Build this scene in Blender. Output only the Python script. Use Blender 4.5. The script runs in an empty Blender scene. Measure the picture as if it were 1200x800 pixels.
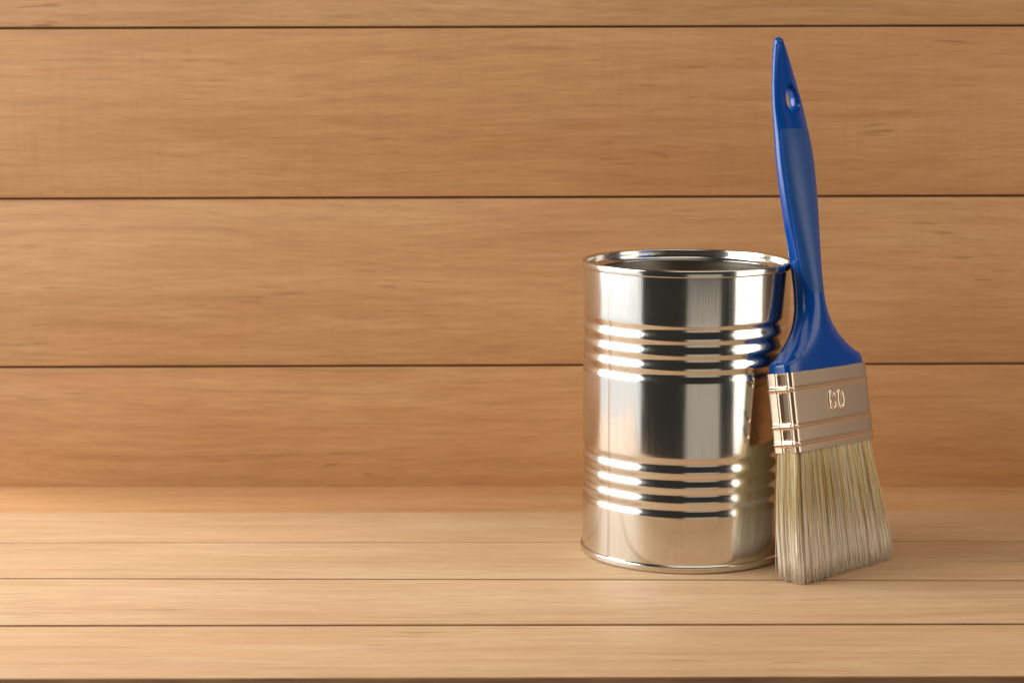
import bpy, bmesh, math, random
from mathutils import Vector, Matrix
random.seed(7)
S = bpy.context.scene
COL = S.collection

# ------------------------------------------------------------ camera
F_PX, PITCH, CAM_H = 2420.0, 0.14588714, 0.25130532      # focal length in pixels of a 1200 px wide frame
cam = bpy.data.cameras.new('camera')
cam_o = bpy.data.objects.new('camera', cam); COL.objects.link(cam_o)
cam_o.location = (0, 0, CAM_H)
cam_o.rotation_euler = (math.pi/2 - PITCH, 0, 0)
cam.sensor_width = 36.0
cam.lens = F_PX/1200*36.0
cam.clip_start, cam.clip_end = 0.02, 50
cam.dof.use_dof = True
cam.dof.focus_distance = 0.955
cam.dof.aperture_fstop = 14
S.camera = cam_o

# ------------------------------------------------------------ light
w = bpy.data.worlds.new('World'); S.world = w; w.use_nodes = True
bg = w.node_tree.nodes['Background']
bg.inputs[0].default_value = (1.0, 0.9, 0.82, 1); bg.inputs[1].default_value = 0.034

def area(name, loc, target, sx, sy, radiance, color, roll=0.0, spread=180):
    d = bpy.data.lights.new(name, 'AREA'); d.shape = 'RECTANGLE'; d.size = sx; d.size_y = sy
    d.energy = radiance*math.pi*sx*sy; d.color = color; d.spread = math.radians(spread)
    o = bpy.data.objects.new(name, d); COL.objects.link(o)
    o.location = loc
    q = (Vector(target)-Vector(loc)).to_track_quat('-Z', 'Y')
    o.rotation_euler = (q.to_matrix() @ Matrix.Rotation(roll, 3, 'Z')).to_euler()
    return o
area('softbox_key', (-0.85, 0.82, 0.43), (0.10, 0.58, 0.20), 1.15, 0.80, 5.5, (1, 0.975, 0.945), spread=150)
area('softbox_key_lower_edge', (-0.80, 0.84, -0.14), (0.10, 0.66, -0.10), 1.15, 0.34, 1.08, (0.97, 0.98, 1.0))
area('softbox_right', (0.60, 0.765, 0.16), (0.085, 0.99, 0.10), 0.36, 0.44, 2.3, (1, 0.93, 0.84))
area('overhead_fill', (0.55, 0.66, 0.95), (0.50, 0.82, 0.0), 1.6, 0.5, 1.62, (1, 0.93, 0.84))  # added fill from above, evens out the light on wall and table
area('front_bounce', (0.25, 0.34, -0.12), (0.085, 1.0, 0.04), 0.46, 0.36, 0.46, (1, 0.89, 0.74))

S.view_settings.view_transform = 'Standard'
S.view_settings.look = 'None'
S.view_settings.exposure = 0.0
S.view_settings.gamma = 1.0
S.render.engine = 'CYCLES'
S.cycles.max_bounces = 14; S.cycles.diffuse_bounces = 9; S.cycles.glossy_bounces = 6

# ------------------------------------------------------------ helpers
def mesh_obj(name, verts, faces, mat, parent=None, smooth=True, sharp=None):
    me = bpy.data.meshes.new(name); me.from_pydata(verts, [], faces); me.update()
    return finish(name, me, mat, parent, smooth, sharp)

def finish(name, me, mat, parent=None, smooth=True, sharp=None):
    bm = bmesh.new(); bm.from_mesh(me)
    bmesh.ops.recalc_face_normals(bm, faces=bm.faces)
    for f in bm.faces: f.smooth = smooth
    if sharp:
        for e in bm.edges:
            if len(e.link_faces) == 2 and e.calc_face_angle(0) > math.radians(sharp): e.smooth = False
    bm.to_mesh(me); bm.free()
    me.materials.append(mat)
    o = bpy.data.objects.new(name, me); COL.objects.link(o)
    if parent: o.parent = parent
    return o

def empty(name, loc, label, cat):
    o = bpy.data.objects.new(name, None); COL.objects.link(o); o.location = loc
    o.empty_display_size = 0.02
    o['label'] = label; o['category'] = cat
    return o

def floor_pt(px, py, z=0.0):
    """world point on the plane at height z that the measured joint line passes through"""
    t = (py-400)/F_PX
    d = math.cos(PITCH) - t*math.sin(PITCH); u = -math.sin(PITCH) - t*math.cos(PITCH)
    k = (z-CAM_H)/u
    return ((px-600)/F_PX*k, d*k)
WALL_Y = floor_pt(600, 568.3)[1]
def wall_z(py):
    t = (py-400)/F_PX
    d = math.cos(PITCH) - t*math.sin(PITCH); u = -math.sin(PITCH) - t*math.cos(PITCH)
    return CAM_H + u*WALL_Y/d

# ------------------------------------------------------------ materials
class NT:
    def __init__(s, name):
        s.m = bpy.data.materials.new(name); s.m.use_nodes = True
        s.t = s.m.node_tree; s.b = s.t.nodes['Principled BSDF']
    def n(s, typ, **kw):
        x = s.t.nodes.new(typ)
        for k, v in kw.items(): setattr(x, k, v)
        return x
    def l(s, a, b): s.t.links.new(a, b)
    def math(s, op, a, b=None, clamp=False):
        x = s.n('ShaderNodeMath', operation=op, use_clamp=clamp)
        for i, v in enumerate((a, b)):
            if v is None: continue
            if isinstance(v, (int, float)): x.inputs[i].default_value = v
            else: s.l(v, x.inputs[i])
        return x.outputs[0]
    def noise(s, vec, scale, detail=3, rough=0.5, dist=0.0):
        mp = s.n('ShaderNodeMapping'); mp.inputs['Scale'].default_value = scale
        s.l(vec, mp.inputs['Vector'])
        x = s.n('ShaderNodeTexNoise'); x.inputs['Scale'].default_value = 1.0
        x.inputs['Detail'].default_value = detail; x.inputs['Roughness'].default_value = rough
        x.inputs['Distortion'].default_value = dist
        s.l(mp.outputs[0], x.inputs['Vector']); return x.outputs[0]
    def ramp(s, fac, stops, interp='LINEAR'):
        r = s.n('ShaderNodeValToRGB'); e = r.color_ramp.elements; r.color_ramp.interpolation = interp
        while len(e) < len(stops): e.new(0.5)
        for i, (p, c) in enumerate(stops):
            e[i].position = p; e[i].color = (*c, 1) if len(c) == 3 else c
        s.l(fac, r.inputs[0]); return r.outputs[0]
    def mix(s, fac, a, b, mode='MIX'):
        x = s.n('ShaderNodeMix', data_type='RGBA', blend_type=mode)
        if isinstance(fac, (int, float)): x.inputs[0].default_value = fac
        else: s.l(fac, x.inputs[0])
        for i, v in ((6, a), (7, b)):
            if isinstance(v, tuple): x.inputs[i].default_value = (*v, 1)
            else: s.l(v, x.inputs[i])
        return x.outputs[2]

def wood_material():
    k = NT('alder_wood')
    tc = k.n('ShaderNodeTexCoord')
    at = k.n('ShaderNodeAttribute', attribute_type='OBJECT', attribute_name='seed')
    sw = k.n('ShaderNodeAttribute', attribute_type='OBJECT', attribute_name='saw_marks')
    ti = k.n('ShaderNodeAttribute', attribute_type='OBJECT', attribute_name='tint')
    off = k.n('ShaderNodeVectorMath', operation='SCALE'); off.inputs[0].default_value = (3.7, 1.9, 2.3)
    k.l(at.outputs['Fac'], off.inputs['Scale'])
    add = k.n('ShaderNodeVectorMath', operation='ADD')
    k.l(tc.outputs['Object'], add.inputs[0]); k.l(off.outputs[0], add.inputs[1])
    P = add.outputs[0]
    # slow wander of the growth lines
    wob = k.noise(P, (3.5, 9, 9), 2)
    wv = k.n('ShaderNodeCombineXYZ'); wm = k.math('MULTIPLY', k.math('SUBTRACT', wob, 0.5), 0.020)
    k.l(wm, wv.inputs[1]); k.l(wm, wv.inputs[2])
    ad2 = k.n('ShaderNodeVectorMath', operation='ADD'); k.l(P, ad2.inputs[0]); k.l(wv.outputs[0], ad2.inputs[1])
    Q = ad2.outputs[0]
    broad = k.noise(Q, (4.0, 30, 30), 3, 0.55)
    lines = k.noise(Q, (10.0, 190, 190), 4, 0.62)
    fine = k.noise(Q, (50, 1000, 1000), 3, 0.6)
    mid = k.noise(Q, (26, 480, 480), 2, 0.55)
    chat = k.noise(P, (260, 22, 22), 3, 0.6)
    blot = k.noise(P, (7, 12, 12), 3, 0.5)
    v = k.math('ADD', k.math('MULTIPLY', broad, 0.48), k.math('MULTIPLY', lines, 0.52))
    col = k.ramp(v, [(0.32, (0.42, 0.210, 0.078)), (0.45, (0.490, 0.258, 0.102)), (0.55, (0.527, 0.290, 0.120)), (0.70, (0.578, 0.336, 0.148))])
    col = k.mix(k.math('MULTIPLY', k.math('SUBTRACT', fine, 0.42, True), 1.5), col, (0.33, 0.155, 0.062))
    col = k.mix(k.math('MULTIPLY', k.math('MULTIPLY', k.math('SUBTRACT', chat, 0.47, True), sw.outputs['Fac']), k.math('MULTIPLY', k.noise(P, (8, 20, 20), 1), 2.0)), col, (0.40, 0.175, 0.072))
    col = k.mix(k.math('MULTIPLY', k.math('SUBTRACT', blot, 0.45, True), 1.1), col, (0.50, 0.215, 0.095))
    col = k.mix(k.math('MULTIPLY', k.math('SUBTRACT', mid, 0.48, True), 1.2), col, (0.34, 0.155, 0.060))
    # short dark pores and flecks
    fl = k.noise(Q, (34, 560, 560), 1, 0.4)
    gate = k.noise(P, (9, 26, 26), 1, 0.5)
    flm = k.math('MULTIPLY', k.ramp(fl, [(0.665, (0, 0, 0)), (0.72, (1, 1, 1))]), k.ramp(gate, [(0.54, (0, 0, 0)), (0.63, (1, 1, 1))]))
    col = k.mix(k.math('MULTIPLY', flm, 0.45), col, (0.16, 0.062, 0.022))
    # a few long thin mineral streaks
    st = k.noise(Q, (4.2, 230, 230), 0, 0.4)
    stm = k.ramp(st, [(0.735, (0, 0, 0)), (0.775, (1, 1, 1))])
    col = k.mix(k.math('MULTIPLY', stm, 0.16), col, (0.20, 0.080, 0.030))
    # board-to-board difference; on the table it also carries pale sheen as colour
    hs = k.n('ShaderNodeCombineXYZ')
    for i_, g_ in enumerate((0.11, 0.30, 0.66)):
        k.l(k.math('ADD', k.math('MULTIPLY', ti.outputs['Fac'], g_), 1.0), hs.inputs[i_])
    tinted = k.mix(1.0, col, hs.outputs[0], 'MULTIPLY')
    k.l(tinted, k.b.inputs['Base Color'])
    k.l(k.math('ADD', k.math('MULTIPLY', lines, 0.16), 0.50), k.b.inputs['Roughness'])
    k.b.inputs['Specular IOR Level'].default_value = 0.45
    bp = k.n('ShaderNodeBump'); bp.inputs['Strength'].default_value = 0.25; bp.inputs['Distance'].default_value = 0.0004
    hgt = k.math('SUBTRACT', k.math('ADD', k.math('MULTIPLY', lines, 0.6), k.math('MULTIPLY', fine, 0.4)), k.math('MULTIPLY', flm, 0.5))
    k.l(hgt, bp.inputs['Height']); k.l(bp.outputs[0], k.b.inputs['Normal'])
    return k.m
WOOD = wood_material()

def backing_material():
    k = NT('raw_backing_board'); tc = k.n('ShaderNodeTexCoord')
    v = k.noise(tc.outputs['Object'], (6, 120, 120), 3)
    k.l(k.ramp(v, [(0.3, (0.20, 0.095, 0.035)), (0.7, (0.30, 0.15, 0.06))]), k.b.inputs['Base Color'])
    k.b.inputs['Roughness'].default_value = 0.8
    return k.m
BACK = backing_material()
EDGE = NT('dark_board_edge'); EDGE.b.inputs['Roughness'].default_value = 0.75
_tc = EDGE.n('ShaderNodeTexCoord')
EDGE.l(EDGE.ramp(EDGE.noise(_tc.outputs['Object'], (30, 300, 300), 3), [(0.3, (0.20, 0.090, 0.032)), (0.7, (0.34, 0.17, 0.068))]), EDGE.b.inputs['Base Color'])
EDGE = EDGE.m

def tin_material(name, base, rough, streak, scl, wob=0.0, fine=0.05):
    k = NT(name); tc = k.n('ShaderNodeTexCoord'); P = tc.outputs['Object']
    a = k.noise(P, scl, 3, 0.6); b = k.noise(P, (35, 35, 25), 4, 0.6)
    k.b.inputs['Metallic'].default_value = 1.0
    k.l(k.mix(k.math('MULTIPLY', k.math('SUBTRACT', a, 0.4, True), 0.8), base, tuple(c*0.80 for c in base)), k.b.inputs['Base Color'])
    r = k.math('ADD', k.math('ADD', k.math('MULTIPLY', k.math('SUBTRACT', a, 0.5), streak), k.math('MULTIPLY', k.math('SUBTRACT', b, 0.5), streak*0.7)), rough)
    k.l(r, k.b.inputs['Roughness'])
    bp = k.n('ShaderNodeBump'); bp.inputs['Strength'].default_value = fine; bp.inputs['Distance'].default_value = 0.0002
    k.l(a, bp.inputs['Height'])
    bp2 = k.n('ShaderNodeBump'); bp2.inputs['Strength'].default_value = wob; bp2.inputs['Distance'].default_value = 0.0006
    k.l(k.noise(P, (28, 28, 14), 2, 0.5), bp2.inputs['Height']); k.l(bp.outputs[0], bp2.inputs['Normal'])
    k.l(bp2.outputs[0], k.b.inputs['Normal'])
    return k.m
TIN = tin_material('tinplate', (0.71, 0.69, 0.635), 0.145, 0.13, (900, 900, 45), 0.10)
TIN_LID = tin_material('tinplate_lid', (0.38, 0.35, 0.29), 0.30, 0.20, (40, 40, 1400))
SEAM = tin_material('welded_tin_seam', (0.60, 0.56, 0.50), 0.22, 0.15, (900, 900, 60))
STEEL = tin_material('ferrule_steel', (0.75, 0.60, 0.455), 0.29, 0.05, (60, 60, 60), 0.0, 0.0)

def plastic(name, base, rough, grain):
    k = NT(name); tc = k.n('ShaderNodeTexCoord')
    a = k.noise(tc.outputs['Object'], (2600, 2600, 2600), 2); b = k.noise(tc.outputs['Object'], (90, 90, 60), 3)
    k.l(k.mix(k.math('MULTIPLY', b, 0.35), base, tuple(c*0.82 for c in base)), k.b.inputs['Base Color'])
    k.l(k.math('ADD', k.math('MULTIPLY', b, 0.10), rough-0.05), k.b.inputs['Roughness'])
    bp = k.n('ShaderNodeBump'); bp.inputs['Strength'].default_value = grain; bp.inputs['Distance'].default_value = 0.0001
    k.l(a, bp.inputs['Height']); k.l(bp.outputs[0], k.b.inputs['Normal'])
    return k.m
BLUE = plastic('blue_plastic', (0.0003, 0.062, 0.325), 0.20, 0.03)
BLUE_MATT = plastic('blue_matt_grip', (0.010, 0.072, 0.280), 0.40, 0.30)

def bristle_material():
    k = NT('hog_bristle')
    at = k.n('ShaderNodeAttribute', attribute_name='strand')
    k.l(at.outputs['Color'], k.b.inputs['Base Color'])
    k.b.inputs['Roughness'].default_value = 0.42
    k.b.inputs['Specular IOR Level'].default_value = 0.4
    tr = k.n('ShaderNodeBsdfTranslucent'); k.l(at.outputs['Color'], tr.inputs['Color'])
    mx = k.n('ShaderNodeMixShader'); mx.inputs[0].default_value = 0.12
    k.l(k.b.outputs[0], mx.inputs[1]); k.l(tr.outputs[0], mx.inputs[2])
    k.l(mx.outputs[0], k.t.nodes['Material Output'].inputs['Surface'])
    return k.m
BRISTLE = bristle_material()

# ------------------------------------------------------------ planked surfaces
def plank(poly_a, poly_b, parent, seed, tint, bev=0.0007, main=2, saw=0.12):
    """a board between two outlines of 4 corners each (outer face, inner face), edges eased"""
    c = sum((Vector(p) for p in poly_a), Vector())/4
    vs = [Vector(p)-c for p in poly_a+poly_b]
    fs = [(0,1,2,3), (7,6,5,4)] + [(i, i+4, (i+1)%4+4, (i+1)%4) for i in range(4)]
    bm = bmesh.new(); bv = [bm.verts.new(v) for v in vs]
    for f in fs: bm.faces.new([bv[i] for i in f])
    bmesh.ops.recalc_face_normals(bm, faces=bm.faces)
    bmesh.ops.bevel(bm, geom=list(bm.edges), offset=bev, segments=2, profile=0.5, affect='EDGES')
    me = bpy.data.meshes.new('plank'); bm.to_mesh(me); bm.free()
    o = finish('plank', me, WOOD, parent, True, 50)
    me.materials.append(EDGE)                       # steep side faces take the darker edge colour
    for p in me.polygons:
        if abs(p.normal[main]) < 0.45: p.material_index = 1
    o.location = c
    o['seed'] = float(seed); o['tint'] = float(tint); o['saw_marks'] = float(saw)
    return o

def box(name, lo, hi, mat, parent=None):
    v = [(x, y, z) for x in (lo[0], hi[0]) for y in (lo[1], hi[1]) for z in (lo[2], hi[2])]
    f = [(0,1,3,2), (4,6,7,5), (0,4,5,1), (2,3,7,6), (0,2,6,4), (1,5,7,3)]
    return mesh_obj(name, v, f, mat, parent, False)

XL, XR = -0.34, 1.50
table = box('tabletop', (XL+0.01, 0.80, -0.030), (XR-0.01, WALL_Y+0.004, -0.019), BACK)
table['kind'] = 'structure'; table['label'] = 'pale brown wooden tabletop of long narrow planks'
wall = box('back_wall', (XL+0.01, WALL_Y+0.016, -0.018), (XR-0.01, WALL_Y+0.026, 0.46), BACK)
wall['kind'] = 'structure'; wall['label'] = 'wall of wide horizontal reddish brown wooden planks'

def ext(pl, pr, X):             # extend the line through two points to x = X
    (x0, y0), (x1, y1) = pl, pr
    return y0 + (y1-y0)*(X-x0)/(x1-x0)

# tabletop joints: picture heights measured at the left and right ends of each joint
J = [(600.0, 598.0), (635.3, 633.0), (677.0, 679.3), (732.3, 730.2), (794.3, 791.0)]
lines = [((XL, WALL_Y+0.015), (XR, WALL_Y+0.015))]
for a, b in J:
    lines.append((floor_pt(0, a), floor_pt(1200, b)))
gaps = [0, 0.0003, 0.0008, 0.0008, 0.0013, 0]
lift = [-0.0009, -0.0002, 0.0, 0.0, 0.0]            # boards are not perfectly level with each other
tints = [0.1, 1.25, 1.45, 1.45, 1.15]  # front boards tinted paler than their wood, sheen put into the colour
for i in range(5):
    B, Fr = lines[i], lines[i+1]
    yb = [ext(*B, X)-gaps[i] for X in (XL, XR)]; yf = [ext(*Fr, X)+gaps[i+1] for X in (XL, XR)]
    z = lift[i]
    top = [(XL, yf[0], z), (XR, yf[1], z), (XR, yb[1], z), (XL, yb[0], z)]
    bot = [(x, y, -0.019) for x, y, _ in top]
    plank(top, bot, table, 11.3+i*2.17, tints[i], (0.0004, 0.0005, 0.0006, 0.0007, 0.0009)[i])

WJ = [(430.5, 426.3), (233.2, 229.4), (33.6, 30.2), (-165, -168)]
zl = [(-0.018, -0.018)] + [(wall_z(a), wall_z(b)) for a, b in WJ]
xs = (-600/F_PX*WALL_Y*1.02, 600/F_PX*WALL_Y*1.02)
wt = [-0.18, 0.06, -0.14, 0.16]
for i in range(4):
    g0 = 0.00035 if i else 0; g1 = 0.00035
    lo = [ext((xs[0], zl[i][0]), (xs[1], zl[i][1]), X)+g0 for X in (XL, XR)]
    hi = [ext((xs[0], zl[i+1][0]), (xs[1], zl[i+1][1]), X)-g1 for X in (XL, XR)]
    y = WALL_Y + (0.0, 0.0004, -0.0002, 0.0)[i]
    fr = [(XL, y, lo[0]), (XR, y, lo[1]), (XR, y, hi[1]), (XL, y, hi[0])]
    bk = [(x, WALL_Y+0.0165, zz) for x, _, zz in fr]
    plank(fr, bk, wall, 41.7+i*3.31, wt[i], 0.0012, 1, (0.15, 0.45, 0.9, 0.15)[i])

# ------------------------------------------------------------ tin can
CX, CY = 0.08546804, 1.00308616
can = empty('tin_can', (CX, CY, 0), 'shiny round tin can with ribbed sides standing on the planks', 'can')
RB = 0.0505
def groove(z, z0, z1, n, depth):
    if z <= z0 or z >= z1: return 0.0
    t = (z-z0)/(z1-z0)*n
    return depth*0.5*(1-math.cos(2*math.pi*t))
def body_r(z):
    return RB - groove(z, 0.0268, 0.0556, 4, 0.00068) - groove(z, 0.0910, 0.1190, 4, 0.00068)
def lathe(name, prof, mat, parent, n=192, sharp=None):
    vs, fs = [], []
    for r, z in prof:
        for i in range(n):
            a = 2*math.pi*i/n; vs.append((r*math.cos(a), r*math.sin(a), z))
    for j in range(len(prof)-1):
        for i in range(n):
            k = (i+1) % n; fs.append((j*n+i, j*n+k, (j+1)*n+k, (j+1)*n+i))
    if prof[0][0] < 1e-4 or prof[-1][0] < 1e-4: pass
    return mesh_obj(name, vs, fs, mat, parent, True, sharp)
zs = [0.0026, 0.004, 0.008, 0.014, 0.020, 0.0255]
zs += [0.0268 + (0.0556-0.0268)*i/64 for i in range(65)]
zs += [0.0575, 0.065, 0.0735, 0.082, 0.0890]
zs += [0.0910 + (0.1190-0.0910)*i/64 for i in range(65)]
zs += [0.121, 0.127, 0.134, 0.139, 0.1420]
lathe('body', [(body_r(z), z) for z in zs], TIN, can)
def arc(r0, z0, rad, a0, a1, n=7):
    return [(r0+rad*math.cos(math.radians(a0+(a1-a0)*i/(n-1))), z0+rad*math.sin(math.radians(a0+(a1-a0)*i/(n-1)))) for i in range(n)]
# double seam at the top: outer band, rounded crest, inner wall with the narrow lip the cut lid left
lathe('top_rim', [(0.0503, 0.1409)] + arc(0.0508, 0.1416, 0.0007, -90, 0, 5) + arc(0.0506, 0.1436, 0.0009, 0, 90, 7)
      + arc(0.0499, 0.1436, 0.0009, 90, 180, 7) + [(0.0489, 0.1418), (0.0488, 0.1408), (0.0485, 0.1399), (0.0474, 0.1395)] + arc(0.0472, 0.1391, 0.0004, 90, 270, 7) + [(0.0488, 0.1389)], TIN, can)
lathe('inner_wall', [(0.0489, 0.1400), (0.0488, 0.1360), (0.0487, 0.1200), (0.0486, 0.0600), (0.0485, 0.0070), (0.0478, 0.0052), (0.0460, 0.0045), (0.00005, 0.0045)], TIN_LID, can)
lathe('bottom_rim', [(0.0503, 0.0040)] + arc(0.0506, 0.0029, 0.0009, 80, 0, 6) + arc(0.0506, 0.0011, 0.0009, 0, -70, 6)
      + [(0.0500, 0.0002), (0.0493, 0.0006), (0.0485, 0.0032), (0.0460, 0.0036), (0.00005, 0.0036)], TIN, can)
# welded side seam: a narrow strip that follows the ribs
va, vf = [], []
a0 = -math.pi/2 - math.radians(50.5)
for z in zs:
    r = body_r(z)
    for da, e in ((-0.016, -0.00003), (-0.012, 0.00008), (0.012, 0.00008), (0.016, -0.00003)):
        va.append(((r+e)*math.cos(a0+da), (r+e)*math.sin(a0+da), z))
for j in range(len(zs)-1):
    for i in range(3): vf.append((j*4+i, j*4+i+1, (j+1)*4+i+1, (j+1)*4+i))
mesh_obj('side_seam', va, vf, SEAM, can)

# ------------------------------------------------------------ paint brush
brush = empty('paint_brush', (0, 0, 0), 'flat paint brush with blue plastic handle leaning against the tin can', 'brush')
yaw, lean, roll = (math.radians(a) for a in (44.667, -10.080, 1.461))
RM = Matrix.Rotation(yaw, 4, 'Z') @ Matrix.Rotation(lean, 4, 'X') @ Matrix.Rotation(roll, 4, 'Y')
BPOS = Vector((0.156028, 0.962257, -0.00048))
brush.matrix_world = Matrix.Translation(BPOS) @ RM
ZB, ZF, ZT = 0.0597, 0.0970, 0.2561
HW, HT = 0.0297, 0.00747

def lerp_table(tab, x):
    if x <= tab[0][0]: return tab[0][1]
    for (x0, y0), (x1, y1) in zip(tab, tab[1:]):
        if x <= x1:
            t = (x-x0)/(x1-x0); return y0+(y1-y0)*t
    return tab[-1][1]
def smooth_table(tab, x, h=0.003):
    return sum(lerp_table(tab, x+h*(i-3)/3) for i in range(7))/7

# ferrule ------------------------------------------------------------------
def rrect(hw, ht, rad, nside, nfront, narc):
    """closed outline, counter-clockwise from the middle of +x side; points with outward normals"""
    P = []
    def seg(p, q, n, nx, ny):
        for i in range(n):
            t = i/n; P.append((p[0]+(q[0]-p[0])*t, p[1]+(q[1]-p[1])*t, nx, ny))
    def cor(cx, cy, a0):
        for i in range(narc):
            a = math.radians(a0+90*i/narc); P.append((cx+rad*math.cos(a), cy+rad*math.sin(a), math.cos(a), math.sin(a)))
    seg((hw, -ht+rad), (hw, ht-rad), nside, 1, 0); cor(hw-rad, ht-rad, 0)
    seg((hw-rad, ht), (-hw+rad, ht), nfront, 0, 1); cor(-hw+rad, ht-rad, 90)
    seg((-hw, ht-rad), (-hw, -ht+rad), nside, -1, 0); cor(-hw+rad, -ht+rad, 180)
    seg((-hw+rad, -ht), (hw-rad, -ht), nfront, 0, -1); cor(hw-rad, -ht+rad, 270)
    return P
ring = rrect(HW, HT, 0.0015, 60, 40, 10)
H = ZF-ZB
beads = [ZF-0.207*H, ZF-0.674*H, ZF-0.895*H]
def box_fn(x, a, b, s):         # 1 inside [a,b], eased over s
    def st(t): t = min(1, max(0, t)); return t*t*(3-2*t)
    return st((x-a)/s+0.5)*st((b-x)/s+0.5)
NZ = 120
vs, fs = [], []
zrow = [ZB + H*j/NZ for j in range(NZ+1)]
for z in zrow:
    bead = sum(0.00060*math.exp(-((z-b)/0.00075)**2) for b in beads)
    nearest = min(abs(z-b) for b in beads)
    panel = box_fn(nearest, 0.0019, 1.0, 0.0006) * box_fn(z, ZB+0.0002, ZF-0.0008, 0.0006)
    for (x, y, nx, ny) in ring:
        d = bead
        if abs(nx) > 0.3:
            d -= (0.00035+0.0011*min(1, max(0, (y+0.0037)/0.0042)))*box_fn(y, -0.0037, 0.0005, 0.0005)*panel      # pressed windows on the narrow side
            d += 0.00030*box_fn(y, 0.0019, 0.02, 0.0006) + 0.00030*math.exp(-((y+0.0056)/0.0009)**2)               # folded overlap of the sheet, plus a ridge added for the corner highlight
        # the wide faces are drawn in very slightly between the edges
        d -= 0.00018*(1-(x/HW)**2) if abs(ny) > 0.9 else 0
        vs.append((x+nx*d, y+ny*d, z))
n = len(ring)
for j in range(NZ):
    for i in range(n):
        k = (i+1) % n; fs.append((j*n+i, j*n+k, (j+1)*n+k, (j+1)*n+i))
# rolled-in lower lip and closed top
base = len(vs)
for (x, y, nx, ny) in ring: vs.append((x-nx*0.0007, y-ny*0.0007, ZB+0.0003))
for (x, y, nx, ny) in ring: vs.append((x-nx*0.0008, y-ny*0.0008, ZB+0.006))
for i in range(n):
    k = (i+1) % n
    fs.append((i, base+i, base+k, k)); fs.append((base+i, base+n+i, base+n+k, base+k))
mesh_obj('ferrule', vs, fs, STEEL, brush, True, 60)
ferrule = brush.children[-1]

# embossed size number
def tube_path(pts, rad, flat, closed, n=8):
    V, Fc = [], []; m = len(pts)
    for i, (x, z) in enumerate(pts):
        p, q = (pts[(i-1) % m], pts[(i+1) % m]) if closed else (pts[max(i-1, 0)], pts[min(i+1, m-1)])
        tx, tz = q[0]-p[0], q[1]-p[1]; L = math.hypot(tx, tz) or 1; nx, nz = -tz/L, tx/L
        for j in range(n):
            a = 2*math.pi*j/n; V.append((x+nx*rad*math.cos(a), flat*math.sin(a), z+nz*rad*math.cos(a)))
    for i in range(m if closed else m-1):
        k = (i+1) % m
        for j in range(n): Fc.append((i*n+j, i*n+(j+1) % n, k*n+(j+1) % n, k*n+j))
    return V, Fc
nv, nf = [], []
def add_stroke(pts, closed):
    V, Fc = tube_path(pts, 0.00085, 0.0007, closed); o = len(nv)
    nv.extend(V); nf.extend(tuple(i+o for i in f) for f in Fc)
C = lambda cx, cz, rx, rz, a0, a1, m: [(cx+rx*math.cos(math.radians(a0+(a1-a0)*i/m)), cz+rz*math.sin(math.radians(a0+(a1-a0)*i/m))) for i in range(m+1)]
add_stroke(C(0.0032, 0, 0.0021, 0.0041, 0, 348, 29), True)                       # 0
add_stroke(C(-0.0031, -0.0021, 0.0020, 0.0020, 0, 345, 23), True)                # bowl of the 6
add_stroke([(-0.0052, -0.0016)] + C(-0.0031, 0.0, 0.0021, 0.0043, 172, 28, 18), False)
num = mesh_obj('embossed_number', nv, nf, STEEL, ferrule, True)
num.scale = (1.05, 1, 1.05)
num.location = (0.0030, -HT+0.0002, ZF-0.42*H)
num['label'] = 'number 60 stamped in relief on the ferrule'

# handle -----------------------------------------------------------------
# (picture height, half outline width in px) -> half width for the measured outline
sil = [(45, 4.5), (48, 6.3), (60, 9.2), (80, 13.2), (100, 16.8), (120, 19.8), (140, 21.6), (160, 23.2), (180, 24.6), (200, 24.9), (220, 24.5), (240, 23.8),
       (260, 22.8), (280, 21.3), (300, 20.2), (320, 19.1), (340, 18.8), (360, 20.3), (370, 22.6), (380, 26), (390, 31.3), (400, 38), (408, 45.5), (415, 53.3), (420, 56.5), (426, 57.6), (436, 57.6)]
thick = [(0.093, 0.00735), (0.105, 0.0074), (0.125, 0.0071), (0.15, 0.0067), (0.19, 0.0062), (0.208, 0.0054), (0.222, 0.0037), (0.236, 0.0031), (0.250, 0.0027), (0.2561, 0.0022)]
bowt = [(0.093, 0.0), (0.20, 0.0001), (0.22, 0.0008), (0.235, 0.0017), (0.2561, 0.0024)]
expo = [(0.093, 7.0), (0.099, 6.5), (0.104, 3.8), (0.115, 2.5), (0.14, 2.15), (0.20, 2.15), (0.2561, 2.3)]
def zof(py): return 0.095 + (436.1-py)*0.0004108
silz = sorted((zof(p), h) for p, h in sil)
def half_w(z):
    h = smooth_table(silz, z, 0.0026); T = smooth_table(thick, z); p = smooth_table(expo, z); q = p/(p-1)
    v = max(h, 0.3)**q - (T*1940)**q
    return max(v, 1.0)**(1/q)/1755
NA = 64
hz = [0.0930 + (0.1150-0.0930)*i/40 for i in range(40)] + [0.1150 + (0.2535-0.1150)*i/104 for i in range(105)]
def section(z, grow=0.0, sx=1.0):
    bl = min(1, max(0, (z-0.1003)/0.0042)); bl = bl*bl*(3-2*bl)
    a = ((HW+0.0003)*(1-bl)+min(half_w(z), HW+0.0004)*bl)*sx+grow; T = smooth_table(thick, z)*sx+grow; p = smooth_table(expo, z); b = smooth_table(bowt, z, 0.006)
    out = []
    for i in range(NA):
        t = 2*math.pi*i/NA; c, s = math.cos(t), math.sin(t)
        x = a*math.copysign(abs(c)**(2/p), c); y = T*math.copysign(abs(s)**(2/p), s)
        out.append((x, y+b, z))
    return out
vs, fs = [], []
rings = [section(z, 0.0) if z > ZF-0.0002 else [(x*0.93, y*0.80, zz) for x, y, zz in section(z)] for z in hz]
a_end = 0.2535
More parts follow.
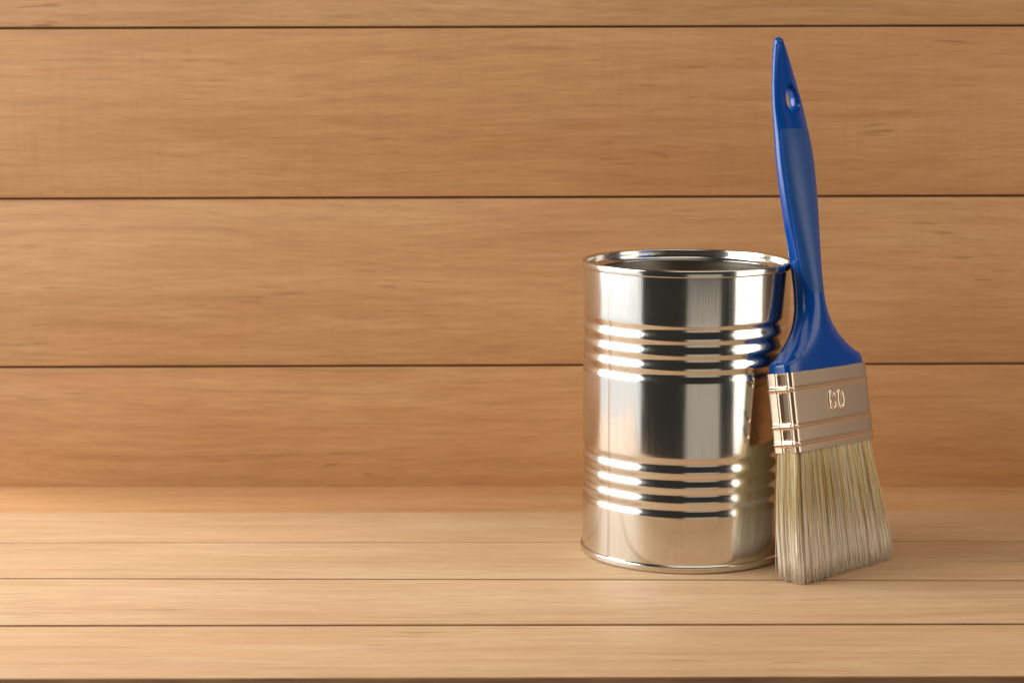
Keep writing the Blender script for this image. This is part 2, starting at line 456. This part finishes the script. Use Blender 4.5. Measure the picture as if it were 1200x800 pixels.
for i in range(1, 8):                                   # rounded tip
    t = i/7*math.pi/2*0.97
    rings.append([(x*math.cos(t), (y-0.0024)*math.cos(t)+0.0024, a_end+0.0030*math.sin(t)) for x, y, _ in section(a_end)])
for r in rings: vs += r
for j in range(len(rings)-1):
    for i in range(NA):
        k = (i+1) % NA; fs.append((j*NA+i, j*NA+k, (j+1)*NA+k, (j+1)*NA+i))
fs.append(tuple(range(NA))[::-1]); fs.append(tuple((len(rings)-1)*NA+i for i in range(NA)))
hm = bpy.data.meshes.new('handle'); hm.from_pydata(vs, [], fs); hm.update()
handle = finish('handle', hm, BLUE, brush, True, None)
# hanging hole: an hourglass-shaped cutter, drop outline
HZ, HX = 0.2270, 0.0008
cv, cf = [], []
NC = 40
prof = [(-0.009, 1.9), (-0.0042, 1.55), (-0.0031, 1.30), (-0.0023, 1.12), (-0.0014, 1.02), (0, 1.0), (0.0014, 1.02), (0.0023, 1.12), (0.0031, 1.30), (0.0042, 1.55), (0.009, 1.9)]
for y, s in prof:
    for i in range(NC):
        t = 2*math.pi*i/NC
        rx = 0.0040*(1-0.22*math.sin(t)); rz = 0.0062
        cv.append((HX+rx*s**0.9*math.cos(t), y+0.0012, HZ+(rz+0.0022*(s-1))*math.sin(t)))
for j in range(len(prof)-1):
    for i in range(NC):
        k = (i+1) % NC; cf.append((j*NC+i, j*NC+k, (j+1)*NC+k, (j+1)*NC+i))
cf.append(tuple(range(NC))[::-1]); cf.append(tuple((len(prof)-1)*NC+i for i in range(NC)))
cutter = mesh_obj('cutter', cv, cf, BLUE, None, True)
cutter.matrix_world = brush.matrix_world.copy()
bpy.context.view_layer.update()
md = handle.modifiers.new('hole', 'BOOLEAN'); md.operation = 'DIFFERENCE'; md.object = cutter; md.solver = 'EXACT'
bpy.context.view_layer.update()
nm = bpy.data.meshes.new_from_object(handle.evaluated_get(bpy.context.evaluated_depsgraph_get()))
handle.modifiers.clear(); old = handle.data; handle.data = nm; bpy.data.meshes.remove(old)
nm.name = 'handle'
bpy.data.objects.remove(cutter)
bm = bmesh.new(); bm.from_mesh(nm)
for f in bm.faces: f.smooth = True
for e in bm.edges:
    if len(e.link_faces) == 2 and e.calc_face_angle(0) > math.radians(42): e.smooth = False
bm.to_mesh(nm); bm.free()

# matt grip panel let into the front face
def section_at(z, ts, grow):
    bl = min(1, max(0, (z-0.1003)/0.0042)); bl = bl*bl*(3-2*bl)
    a = ((HW+0.0003)*(1-bl)+min(half_w(z), HW+0.0004)*bl)+grow; T = smooth_table(thick, z)+grow
    p = smooth_table(expo, z); b = smooth_table(bowt, z, 0.006); out = []
    for t in ts:
        c, s_ = math.cos(t), math.sin(t)
        out.append((a*math.copysign(abs(c)**(2/p), c), T*math.copysign(abs(s_)**(2/p), s_)+b, z))
    return out
gz = [0.1320 + (0.2125-0.1320)*i/80 for i in range(81)]
gv, gf = [], []
idx = list(range(31))
for j, z in enumerate(gz):
    e = min(1.0, min(j, 80-j)/2.0)
    q = min(1.0, (j+0.6)/14.0); wd = math.sqrt(1-(1-q)**2)
    q2 = min(1.0, (80-j+4)/7.0); wd *= math.sqrt(1-(1-q2)**2)
    ts = [2*math.pi*(0.757+(m/30-0.5)*0.425*wd) for m in idx]
    top_ = section_at(z, ts, 0.00008*e - 0.00006*(1-e)); low_ = section_at(z, ts, -0.00010)
    gv += [low_[0]] + top_[1:-1] + [low_[-1]]
m_ = len(idx)
for j in range(len(gz)-1):
    for i in range(m_-1): gf.append((j*m_+i, j*m_+i+1, (j+1)*m_+i+1, (j+1)*m_+i))
grip = mesh_obj('grip_panel', gv, gf, BLUE_MATT, handle, True, 60)

# bristles ---------------------------------------------------------------
rnd = random.Random(3)
Minv = (Matrix.Translation(BPOS) @ RM).inverted()
Mw = Matrix.Translation(BPOS) @ RM
NCL = 230
clumps = []
for c in range(NCL):
    clumps.append((rnd.uniform(-1, 1), rnd.uniform(-1, 1), rnd.uniform(-1, 1), rnd.gauss(0, 0.0009), rnd.gauss(0, 0.0007), rnd.gauss(0, 0.0011)))
PAL = [(0.80, 0.58, 0.20), (0.72, 0.52, 0.17), (0.86, 0.68, 0.32), (0.90, 0.76, 0.46), (0.94, 0.86, 0.70), (0.46, 0.30, 0.08), (0.88, 0.72, 0.38)]
WTS = [19, 9, 20, 22, 18, 7, 13]
TIPC = (0.97, 0.90, 0.77)
sv, sf, sc = [], [], []
NS, SEG = 9000, 7
for sidx in range(NS):
    # denser towards the outside so that the surface reads as hairs
    u = rnd.uniform(-1, 1); v = rnd.uniform(-1, 1)
    if rnd.random() < 0.45:
        if rnd.random() < 0.75: v = math.copysign(1-abs(rnd.gauss(0, 0.07)), v)
        else: u = math.copysign(1-abs(rnd.gauss(0, 0.02)), u)
    if abs(u) > 0.93 and abs(v) > 0.8: v *= 0.85
    cl = min(rnd.sample(clumps, 26), key=lambda c: (c[0]-u)**2*9+(c[1]-v)**2)
    rx, ry = u*(HW-0.0011), v*(HT-0.0011)
    belly = 0.0006*math.copysign(1, v)*abs(v)
    tx = u*0.0352 + cl[3]*0.55 + rnd.gauss(0, 0.0006) + 0.0004
    ty = v*0.0072 + cl[4]*0.5 + rnd.gauss(0, 0.0004)
    tz = (-0.0010 if u < -0.6 else 0.0004) + 0.0008*max(0, u) + cl[5]*0.9 + rnd.gauss(0, 0.0011)
    if rnd.random() < 0.045: tx += rnd.gauss(0, 0.0015); ty += rnd.gauss(0, 0.0013); tz += rnd.gauss(0, 0.0015)
    if abs(u) > 0.9: tz += abs(rnd.gauss(0, 0.0018))
    if u < -0.8: tx -= 0.0014*(-u-0.8)/0.2
    base_c = rnd.choices(PAL, WTS)[0]
    sh = 0.85+0.25*cl[2]*0.6+rnd.uniform(-0.12, 0.12)
    bc = tuple(c*sh for c in base_c)
    whiten = rnd.gauss(0.54, 0.12) + 0.05*cl[2]
    rad = rnd.uniform(0.00010, 0.00015)
    wav = rnd.gauss(0, 0.00025); ph = rnd.uniform(0, 6.28)
    root = ZB+0.004
    b0 = len(sv)
    for j in range(SEG+1):
        t = j/SEG
        e = t**1.25
        x = rx+(tx-rx)*e + wav*math.sin(ph+t*4)*t
        y = ry+(ty-ry)*t + belly*4*t*(1-t) + wav*math.cos(ph+t*3)*t*0.6
        if u < 0: x -= 0.0021*abs(u)**4*math.sin(math.pi*min(1, t*1.05))
        z = root+(tz-root)*t
        p = Vector((x, y, z)); pw = Mw @ p
        if pw.z < 0.0004: pw.z = 0.0004+abs(rnd.gauss(0, 0.0001)); p = Minv @ pw
        rr = rad*(1.0 if t < 0.85 else 1.0-0.6*(t-0.85)/0.15)
        k = min(1, max(0, (t-whiten)/0.22)); k = k*k*(3-2*k)*0.93
        col = tuple(a*(1-k)+b*k for a, b in zip(bc, TIPC))
        for q in range(4):
            a = ph+q*math.pi/2
            sv.append((p.x+rr*math.cos(a), p.y+rr*math.sin(a), p.z)); sc.append((*col, 1))
    for j in range(SEG):
        for q in range(4):
            r_ = (q+1) % 4
            sf.append((b0+j*4+q, b0+j*4+r_, b0+(j+1)*4+r_, b0+(j+1)*4+q))
    sf.append((b0+SEG*4, b0+SEG*4+1, b0+SEG*4+2, b0+SEG*4+3))
me = bpy.data.meshes.new('bristles'); me.from_pydata(sv, [], sf); me.update()
ca = me.color_attributes.new('strand', 'FLOAT_COLOR', 'POINT')
ca.data.foreach_set('color', [c for s in sc for c in s])
me.polygons.foreach_set('use_smooth', [True]*len(me.polygons))
me.materials.append(BRISTLE)
br = bpy.data.objects.new('bristles', me); COL.objects.link(br); br.parent = brush
br['kind'] = 'stuff'
